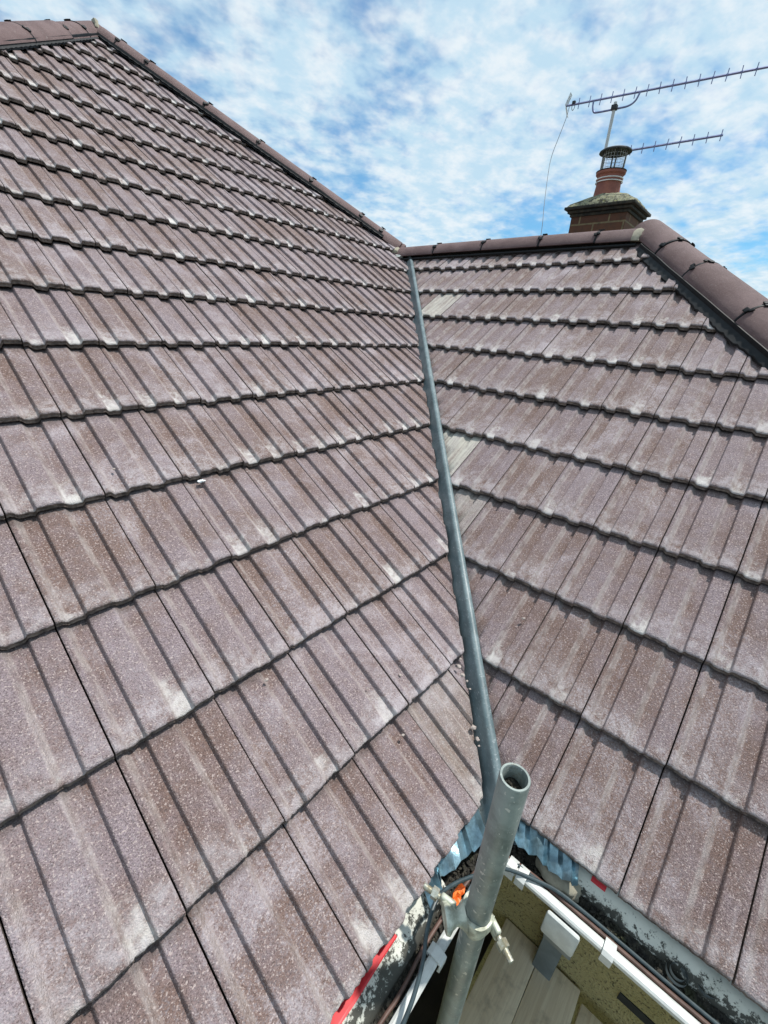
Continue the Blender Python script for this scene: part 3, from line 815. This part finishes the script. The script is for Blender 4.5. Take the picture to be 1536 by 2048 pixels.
lathe(bm, [(.100, 2.11), (.095, 2.17), (.090, 2.225), (.091, 2.24), (.096, 2.244), (.096, 2.254), (.092, 2.258), (.095, 2.275), (.108, 2.287), (.110, 2.300), (.106, 2.304), (.088, 2.302), (.080, 2.2)], PC, 48)
recalc(bm); mkobj('chimney_pot', bm, M_POT, chim, smooth=True)
bm = bmesh.new()
lathe(bm, [(.0, 2.455), (.07, 2.452), (.105, 2.443), (.116, 2.436), (.118, 2.428), (.113, 2.429), (.07, 2.436), (.0, 2.438)], PC, 48)
for k in range(4):
    an = k * PI / 2 + .5
    tube(bm, [(PC[0] + .078 * math.cos(an), PC[1] + .078 * math.sin(an), 2.29), (PC[0] + .084 * math.cos(an), PC[1] + .084 * math.sin(an), 2.436)], .0055, 6)
lathe(bm, [(.088, 2.303), (.111, 2.303), (.112, 2.308), (.088, 2.310)], PC, 40)
recalc(bm); mkobj('cowl', bm, M_IRON, chim, smooth=True)
bm = bmesh.new()
for k in range(24):
    an = 2 * PI * k / 24
    tube(bm, [(PC[0] + .086 * math.cos(an), PC[1] + .086 * math.sin(an), 2.304), (PC[0] + .086 * math.cos(an), PC[1] + .086 * math.sin(an), 2.432)], .0010, 4, False)
for z in (2.322, 2.344, 2.366, 2.388, 2.410):
    tube(bm, [(PC[0] + .086 * math.cos(a_), PC[1] + .086 * math.sin(a_), z) for a_ in [2 * PI * k / 32 for k in range(33)]], .0010, 4, False)
mkobj('cowl_mesh', bm, M_STEELPALE, chim)

# ------------------------------------------------------------------ television aerials
MX, MY = 3.525, 1.338
aer = empty('television_aerial', (MX, MY, 2.2), label='long blue-grey television aerial on top of the pale mast', cat='aerial')
bm = bmesh.new(); tube(bm, [(MX, MY, 2.17), (MX, MY, 2.755)], .0115, 12); recalc(bm); mkobj('mast', bm, M_STEELPALE, aer, smooth=True)
bm = bmesh.new()
for z in (2.235, 2.256):
    pts = [(PC[0] + .0975 * math.cos(a_), PC[1] + .0975 * math.sin(a_), z) for a_ in [2 * PI * k / 40 for k in range(41)]]
    tube(bm, pts, .0042, 6, False)
recalc(bm); mkobj('strap', bm, simple('white_strap', (.75, .73, .70), .5), aer, smooth=True)
def aerial(root, A, B, n_el, e0, half, first=0.0):
    """boom from A (back) to B (front) with vertical elements"""
    A = Vector(A); B = Vector(B); d = (B - A).normalized(); L = (B - A).length
    bm = bmesh.new(); tube(bm, [A, B], .0075, 4); recalc(bm); mkobj('boom', bm, M_ALU, root)
    for i in range(n_el):
        c = A + d * (e0 + (L - e0 - .01) * (i / (n_el - 1)) ** 1.0)
        bm = bmesh.new(); tilt = d * random.uniform(-.002, .002)
        tube(bm, [c - Vector((0, 0, half)) - tilt, c + Vector((0, 0, half)) + tilt], .0032, 6)
        box(bm, tuple(c - Vector((.006, .006, .006))), tuple(c + Vector((.006, .006, .006))), .0015)
        recalc(bm); mkobj('director', bm, M_ALU, root)
    return A, d
BA = Vector((3.495, 1.713, 2.798)); BD = (Vector((3.679, .453, 2.798)) - BA)
BB = BA + BD * 1.22
A0, D0 = aerial(aer, BA, BB, 19, .095, .034)
# cradle below the boom
z0 = 2.775
pl = lambda s, z: A0 + D0 * s + Vector((0, 0, z - A0.z))
bm = bmesh.new(); tube(bm, smoothpath([pl(.205, 2.796), pl(.207, 2.76), pl(.222, 2.727), pl(.26, 2.720), pl(.40, 2.722), pl(.47, 2.727), pl(.510, 2.750), pl(.530, 2.796)], 6), .0065, 8); recalc(bm); mkobj('cradle_arm', bm, M_ALU, aer, smooth=True)
# clamp between mast and cradle
cmp_ = pl(.37, 2.722)
bm = bmesh.new(); box(bm, (MX - .020, MY - .020, 2.706), (MX + .020, MY + .020, 2.738), .004); tube(bm, [(MX, MY, 2.722), cmp_], .010, 8); recalc(bm); mkobj('clamp', bm, M_IRON, aer, smooth=True)
# reflector grid and folded dipole at the back
side = D0.cross(Vector((0, 0, 1))).normalized()
bm = bmesh.new()
for sgn in (-1, 1):
    top = A0 + Vector((0, 0, sgn * .070)) + D0 * .022
    for k in range(-3, 4):
        a_ = A0 + side * k * .020 ; tube(bm, [A0 + side * k * .009 - D0 * .004, top + side * k * .009], .0014, 5, False)
    for f_ in (.33, .66, 1.0):
        c = A0.lerp(top, f_); w_ = .027; tube(bm, [c - side * w_, c + side * w_], .0014, 5, False)
mkobj('reflector', bm, M_STEELPALE, aer)
c = A0 + D0 * .055
bm = bmesh.new(); tube(bm, smoothpath([c + Vector((0, 0, .02)) - D0 * .009, c - Vector((0, 0, .02)) - D0 * .010, c - Vector((0, 0, .036)), c - Vector((0, 0, .02)) + D0 * .010, c + Vector((0, 0, .02)) + D0 * .009], 5), .0022, 6)
box(bm, tuple(c + Vector((-.012, -.012, .0))), tuple(c + Vector((.012, .012, .022))), .003); recalc(bm); mkobj('dipole', bm, M_IRON, aer, smooth=True)
aer2 = empty('television_aerial', (MX, MY, 2.42), label='shorter television aerial emerging behind the chimney cowl', cat='aerial')
L0 = Vector((3.515, 1.30, 2.4725)); 
A2 = Vector((3.575, 1.36, 2.45)); B2 = Vector((3.617, .576, 2.45))
aerial(aer2, A2, B2, 10, .03, .032)
bm = bmesh.new(); tube(bm, [(MX + .005, MY, 2.45), A2 + Vector((0, -.03, 0))], .008, 8); recalc(bm); mkobj('bracket_arm', bm, M_IRON, aer2, smooth=True)
# loose coaxial lead
bm = bmesh.new(); tube(bm, smoothpath([(3.50, 1.69, 2.79), (3.50, 1.70, 2.72), (3.49, 1.73, 2.60), (3.47, 1.755, 2.47), (3.42, 1.735, 2.33), (3.35, 1.69, 2.10), (3.30, 1.65, 1.90), (3.25, 1.62, 1.45)], 8), .0024, 6); recalc(bm)
o = mkobj('aerial_lead', bm, M_SOFT, None, smooth=True, label='thin grey loose lead hanging from the aerial', cat='cable'); reorigin(o)

# ------------------------------------------------------------------ scaffold
TX, TY, TZ = -.273, -.111, .478; TR = .02415
st = empty('scaffold_tube', (TX, TY, -.62), label='upright galvanised scaffold tube with open top at the gutter corner', cat='scaffold tube')
bm = bmesh.new(); n = 40
rr = []
for r_, z in ((TR, -.62), (TR, -.3), (TR, 0), (TR, .25), (TR, TZ - .002), (TR - .001, TZ), (TR - .0042, TZ), (TR - .0052, TZ - .002), (TR - .0052, TZ - .10), (TR - .0052, -.62)):
    rr.append([bm.verts.new((TX + r_ * math.cos(2 * PI * k / n) * (1 + (.012 * noise.noise(Vector((k * .2, z, 0))) if z > .4 else 0)), TY + r_ * math.sin(2 * PI * k / n), z)) for k in range(n)])
for a, b_ in zip(rr, rr[1:] + rr[:1]):
    for k in range(n): bm.faces.new((a[k], a[(k + 1) % n], b_[(k + 1) % n], b_[k]))
recalc(bm); mkobj('tube_wall', bm, M_TUBE, st, smooth=True, sharp=50)
bm = bmesh.new(); 
r_ = bmesh.ops.create_circle(bm, cap_ends=True, segments=32, radius=TR - .0055, matrix=Matrix.Translation((TX, TY, TZ - .032)))
bmesh.ops.subdivide_edges(bm, edges=bm.edges[:], cuts=1)
bmesh.ops.triangulate(bm, faces=bm.faces[:]); bmesh.ops.subdivide_edges(bm, edges=bm.edges[:], cuts=2, use_grid_fill=True)
for v in bm.verts: v.co.z += .008 * noise.noise(v.co * 90)
for _ in range(26):
    a_ = random.random() * 6.3; q_ = random.random() ** .5 * .014
    bmesh.ops.create_icosphere(bm, subdivisions=1, radius=random.uniform(.001, .003), matrix=Matrix.Translation((TX + q_ * math.cos(a_), TY + q_ * math.sin(a_), TZ - .030)))
mkobj('silt_plug', bm, M_DEBRIS, st)

# second tube, horizontal under the main eaves, and a coupler at the bottom of the upright
bm = bmesh.new(); tube(bm, [(-2.2, -.175, -.60), (-.245, -.165, -.60)], TR, 28); recalc(bm)
o = mkobj('scaffold_tube', bm, M_TUBE, None, smooth=True, sharp=50, label='pale horizontal scaffold tube running under the main gutter', cat='scaffold tube'); reorigin(o)

def coupler(cz, rot, label):
    root = empty('scaffold_coupler', (TX, TY, cz), label=label, cat='coupler')
    R = Matrix.Translation((TX, TY, cz)) @ Matrix.Rotation(rot, 4, 'Z')
    def T(x, y, z): return R @ Vector((x, y, z))
    # collar: thick ring segment, flared at the open ends
    bm = bmesh.new(); prev = None; N = 34
    for k in range(N + 1):
        an = math.radians(20 + 320 * k / N); hh = .021 - .006 * abs(math.sin(an * 1.5)); ro = TR + .0065 + .002 * math.cos(3 * an); ri = TR + .0006
        q = [bm.verts.new(T(ro * math.cos(an), ro * math.sin(an), -hh)), bm.verts.new(T((ro + .003) * math.cos(an), (ro + .003) * math.sin(an), 0)), bm.verts.new(T(ro * math.cos(an), ro * math.sin(an), hh)), bm.verts.new(T(ri * math.cos(an), ri * math.sin(an), hh)), bm.verts.new(T(ri * math.cos(an), ri * math.sin(an), -hh))]
        if prev:
            for m_ in range(5): bm.faces.new((prev[m_], prev[(m_ + 1) % 5], q[(m_ + 1) % 5], q[m_]))
        else: bm.faces.new(q)
        prev = q
    bm.faces.new(prev[::-1]); recalc(bm); mkobj('collar', bm, M_COUP, root, smooth=True, sharp=60)
    # saddle block that carries the second half, waisted like a forging
    bm = bmesh.new(); prev = None
    for i, (x, wy, hz) in enumerate(((-.026, .026, .020), (-.034, .018, .016), (-.042, .014, .013), (-.052, .020, .017), (-.060, .028, .021), (-.066, .026, .020))):
        q = [bm.verts.new(T(x, wy * math.cos(a_), hz * math.sin(a_))) for a_ in [2 * PI * k / 16 for k in range(16)]]
        if prev:
            for m_ in range(16): bm.faces.new((prev[m_], prev[(m_ + 1) % 16], q[(m_ + 1) % 16], q[m_]))
        else: bm.faces.new(q)
        prev = q
    bm.faces.new(prev[::-1]); recalc(bm); mkobj('saddle', bm, M_COUP, root, smooth=True, sharp=60)
    # two flap lugs with bolts and nuts
    for (px, py, dx, dy) in ((.026, -.016, .30, -.95), (-.050, .020, -.80, .60)):
        dv = Vector((dx, dy, 0)).normalized(); sd = Vector((-dv.y, dv.x, 0)); b0 = Vector((px, py, 0))
        bm = bmesh.new()
        M_ = R @ Matrix.Translation(b0) @ Matrix((sd, dv, Vector((0, 0, 1)))).transposed().to_4x4()
        box(bm, (-.006, -.012, -.016), (.006, .020, .016), .004, M=M_)
        recalc(bm); mkobj('flap', bm, M_COUP, root, smooth=True, sharp=50)
        bm = bmesh.new()
        p0 = T(*(b0 - dv * .012)); p1 = T(*(b0 + dv * .058)); 
        pts = [p0.lerp(p1, i / 30) for i in range(31)]
        tube(bm, pts, [.0056 + (.0007 if i % 2 else 0) for i in range(31)], 12)
        h0 = T(*(b0 + dv * .026)); h1 = T(*(b0 + dv * .039)); tube(bm, [h0, h1], .0115, 6)
        recalc(bm); mkobj('bolt', bm, M_BOLT, root, smooth=True, sharp=40)
    return root
coupler(.060, -.75, 'pale galvanised coupler with bolts clamped round the upright tube')
coupler(-.585, .2, 'rusty coupler joining the upright to the horizontal tube')

# boards of the scaffold lift
BZ = -1.10
for i, (y1, y0, xe, lab) in enumerate(((-.086, -.2335, .335, 'weathered scaffold board nearest the upright tube'), (-.2355, -.389, .330, 'middle weathered scaffold board with dark knot marks'), (-.402, -.60, .300, 'scaffold board furthest from the tube, beyond the dark gap'))):
    bm = bmesh.new(); box(bm, (-2.2, y0, BZ - .038), (xe, y1, BZ), .003)
    es = [e for e in bm.edges if abs(e.verts[0].co.x - e.verts[1].co.x) > 1]
    bmesh.ops.subdivide_edges(bm, edges=es, cuts=40)
    for v in bm.verts: v.co += Vector((0, .0025 * noise.noise(v.co * 8 + Vector((i, 0, 0))), .0015 * noise.noise(v.co * 5)))
    o = mkobj('scaffold_board', bm, M_WOOD, None, smooth=True, sharp=30, label=lab, cat='scaffold board', group='boards of the scaffold platform'); reorigin(o)

bm = bmesh.new(); box(bm, (-2.2, -.060, BZ - .22), (.335, .165, BZ - .182), .003)  # added board, coloured near-black to stand in for shade in the gap
o = mkobj('scaffold_board', bm, simple('gap_shade_black', (.022, .018, .014), .8, var=.4, scale=9), None, smooth=True, sharp=30, label='added black board standing in for the shade in the gap beside the tube', cat='scaffold board', group='boards of the scaffold platform'); reorigin(o)  # added stand-in for shade, not one of the platform's own boards

# ------------------------------------------------------------------ cables
def cable(name, pts, r, mat, label, cat='cable', n=10):
    bm = bmesh.new(); tube(bm, smoothpath(pts, n), r, 10); recalc(bm)
    o = mkobj(name, bm, mat, None, smooth=True, label=label, cat=cat); reorigin(o); return o
cable('cable', [(-.50, -.085, -.05), (-.43, -.078, -.030), (-.375, -.062, -.010), (-.335, -.042, .004), (-.285, -.030, .012), (-.23, -.040, -.005), (-.17, -.065, -.025), (-.12, -.085, -.045), (-.088, -.115, -.062), (-.065, -.16, -.068), (-.046, -.21, -.072), (-.038, -.27, -.078), (-.034, -.35, -.084), (-.033, -.45, -.086), (-.030, -.6, -.088), (-.030, -.9, -.089), (-.030, -1.6, -.09)], .0042, M_CABLE, 'dark blue-green cable looping past the upright and along the gutter')
cable('cable', [(-.060, -.120, -.072), (-.052, -.17, -.079), (-.040, -.22, -.086), (-.030, -.30, -.093), (-.028, -.42, -.094), (-.024, -.6, -.095), (-.026, -1.0, -.095)], .0035, M_CABLE, 'thinner dark cable lying beside it in the right gutter')
cable('pipe', [(-.058, -.085, -.080), (-.050, -.15, -.080), (-.046, -.23, -.084), (-.045, -.34, -.086), (-.045, -.45, -.087), (-.043, -.6, -.088), (-.043, -1.4, -.09)], .0045, M_BROWN, 'reddish brown pipe along the inside of the right gutter', 'pipe')
cable('pipe', [(-.10, -.055, -.085), (-.20, -.045, -.084), (-.32, -.040, -.086), (-.42, -.046, -.088), (-.55, -.042, -.09), (-1.2, -.045, -.09)], .0042, M_BROWN, 'reddish brown pipe along the inside of the left gutter', 'pipe')
# coiled strip of packing band in the right gutter
bm = bmesh.new(); prev = None
pts = []
for i in range(60):
    a_ = i / 60 * 4 * PI; r_ = .010 + .012 * (1 - i / 60); pts.append(Vector((-.008 + r_ * math.cos(a_), -.452 + r_ * math.sin(a_), -.085 + .001 * i / 6)))
pts = [Vector((.012, -.58, -.095)), Vector((.0, -.56, -.088)), Vector((.01, -.53, -.090)), Vector((-.004, -.50, -.084)), Vector((.010, -.475, -.088))] + pts
pts = smoothpath(pts, 3)
for p_ in pts:
    q = [bm.verts.new(p_ + Vector((0, 0, .0))), bm.verts.new(p_ + Vector((.0, 0, .009)))]
    if prev: bm.faces.new((prev[0], q[0], q[1], prev[1]))
    prev = q
bmesh.ops.solidify(bm, geom=bm.faces[:], thickness=.0008); recalc(bm)
o = mkobj('packing_strap', bm, simple('grey_strap', (.24, .27, .27), .45), None, smooth=True, label='dark grey strap curled into a coil on the silt', cat='strap'); reorigin(o)
# crumpled orange scrap
bm = bmesh.new(); bmesh.ops.create_grid(bm, x_segments=8, y_segments=8, size=.5)
for v in bm.verts:
    k = v.co.copy(); v.co = Vector((k.x * .050, k.y * .040 * (1 - .5 * (k.x + .5)), .010 * noise.noise(k * 4) + .012 * abs(k.x)))
    v.co = Matrix.Rotation(.9, 3, 'X') @ (Matrix.Rotation(.4, 3, 'Z') @ v.co) + Vector((-.225, -.050, -.050))
bmesh.ops.solidify(bm, geom=bm.faces[:], thickness=.0012); recalc(bm)
o = mkobj('plastic_scrap', bm, simple('orange_plastic', (.85, .17, .02), .45, var=.2, scale=60), None, smooth=False, label='crumpled bright orange plastic scrap behind the upright tube', cat='scrap'); reorigin(o)

# ------------------------------------------------------------------ loose crumbs and pebbles on the tiles
M_PEB = simple('mortar_crumb', (.44, .38, .34), .9, scale=60, col2=(.27, .22, .20), bscale=150, bdist=.002)
M_BIRD = simple('white_flake', (.82, .85, .86), .7)
def LPx(x, s, h): return LP(x, s, h)
def crumb(c, r, label, mat=M_PEB, name='pebble', grp='crumbs of mortar on the roof', flat=.6, seed=0):
    bm = lump((0, 0, 0), (r, r * random.uniform(.6, .9), r * flat), seed + 11, .5, 2)
    for v in bm.verts: v.co = Matrix.Rotation(seed * 1.3, 3, 'Z') @ v.co + Vector(c)
    o = mkobj(name, bm, mat, None, smooth=False, label=label, cat='pebble' if name == 'pebble' else 'flake')
    if grp: o['group'] = grp
    reorigin(o)
def px(u, v, slope, h=0.0):
    """point of a slope that stands where the photograph shows it (measured once, 1536 x 2048)"""
    R_ = cam.rotation_euler.to_matrix(); d_ = R_ @ Vector(((u - 768) / 841.24, -(v - 1024) / 841.24, -1)); C_ = Vector(cam.location)
    n_ = Vector((0, -SPn, CPn)) if slope == 'L' else Vector((-SPn, 0, CPn))
    return C_ + d_ * ((h - n_.dot(C_)) / n_.dot(d_))
spots = [(533, 1360, 'L', .0055, 'pinkish mortar crumb beside a light ridge, mid left slope'), (800, 1350, 'L', .0045, 'round pale crumb two tiles left of the valley'), (806, 1470, 'L', .0045, 'pale crumb on the lowest course but one'),
         (735, 1377, 'L', .0030, 'small cream crumb left of the round pale one'), (1047, 1237, 'R', .0060, 'pink crumb right of the valley, middle of the slope'), (1173, 1294, 'R', .0025, 'tiny white crumb on the right slope'), (228, 938, 'L', .0045, 'cream crumb in a pan on the left slope')]
for i, (u, v, s_, r_, lab) in enumerate(spots): crumb(px(u, v, s_, -.012), r_, lab, seed=i)
vs_ = [(918, 1333, .013), (925, 1350, .011), (934, 1362, .006), (940, 1378, .005), (947, 1455, .012), (955, 1478, .009), (958, 1492, .005), (921, 1318, .006), (895, 1180, .004), (886, 1066, .004), (838, 665, .008)]
for i, (u, v, r_) in enumerate(vs_):
    p_ = px(u, v, 'L', -.008)
    crumb(p_, r_ * .72, 'grey mortar crumb lodged against the left edge of the valley metal', seed=20 + i, grp='mortar crumbs along the valley')
p_ = px(403, 962, 'L', -.026)
bm = lump((0, 0, 0), (.010, .006, .003), 31, .9, 3)
bm2 = bmesh.new()
for v in bm.verts: v.co += p_
bm2.free(); o = mkobj('paper_flake', bm, M_BIRD, None, label='small crumpled white flake caught at a tile edge', cat='flake'); reorigin(o)

# ------------------------------------------------------------------ ground far below
M_GROUND = simple('garden_ground', (.06, .09, .03), .95, scale=1.5, col2=(.10, .085, .055))
bm = bmesh.new(); bmesh.ops.create_grid(bm, x_segments=60, y_segments=60, size=1000)
for v in bm.verts: v.co.z = GZ - .002
mkobj('ground', bm, M_GROUND, None, kind='structure')
for o in sc.objects:
    pass
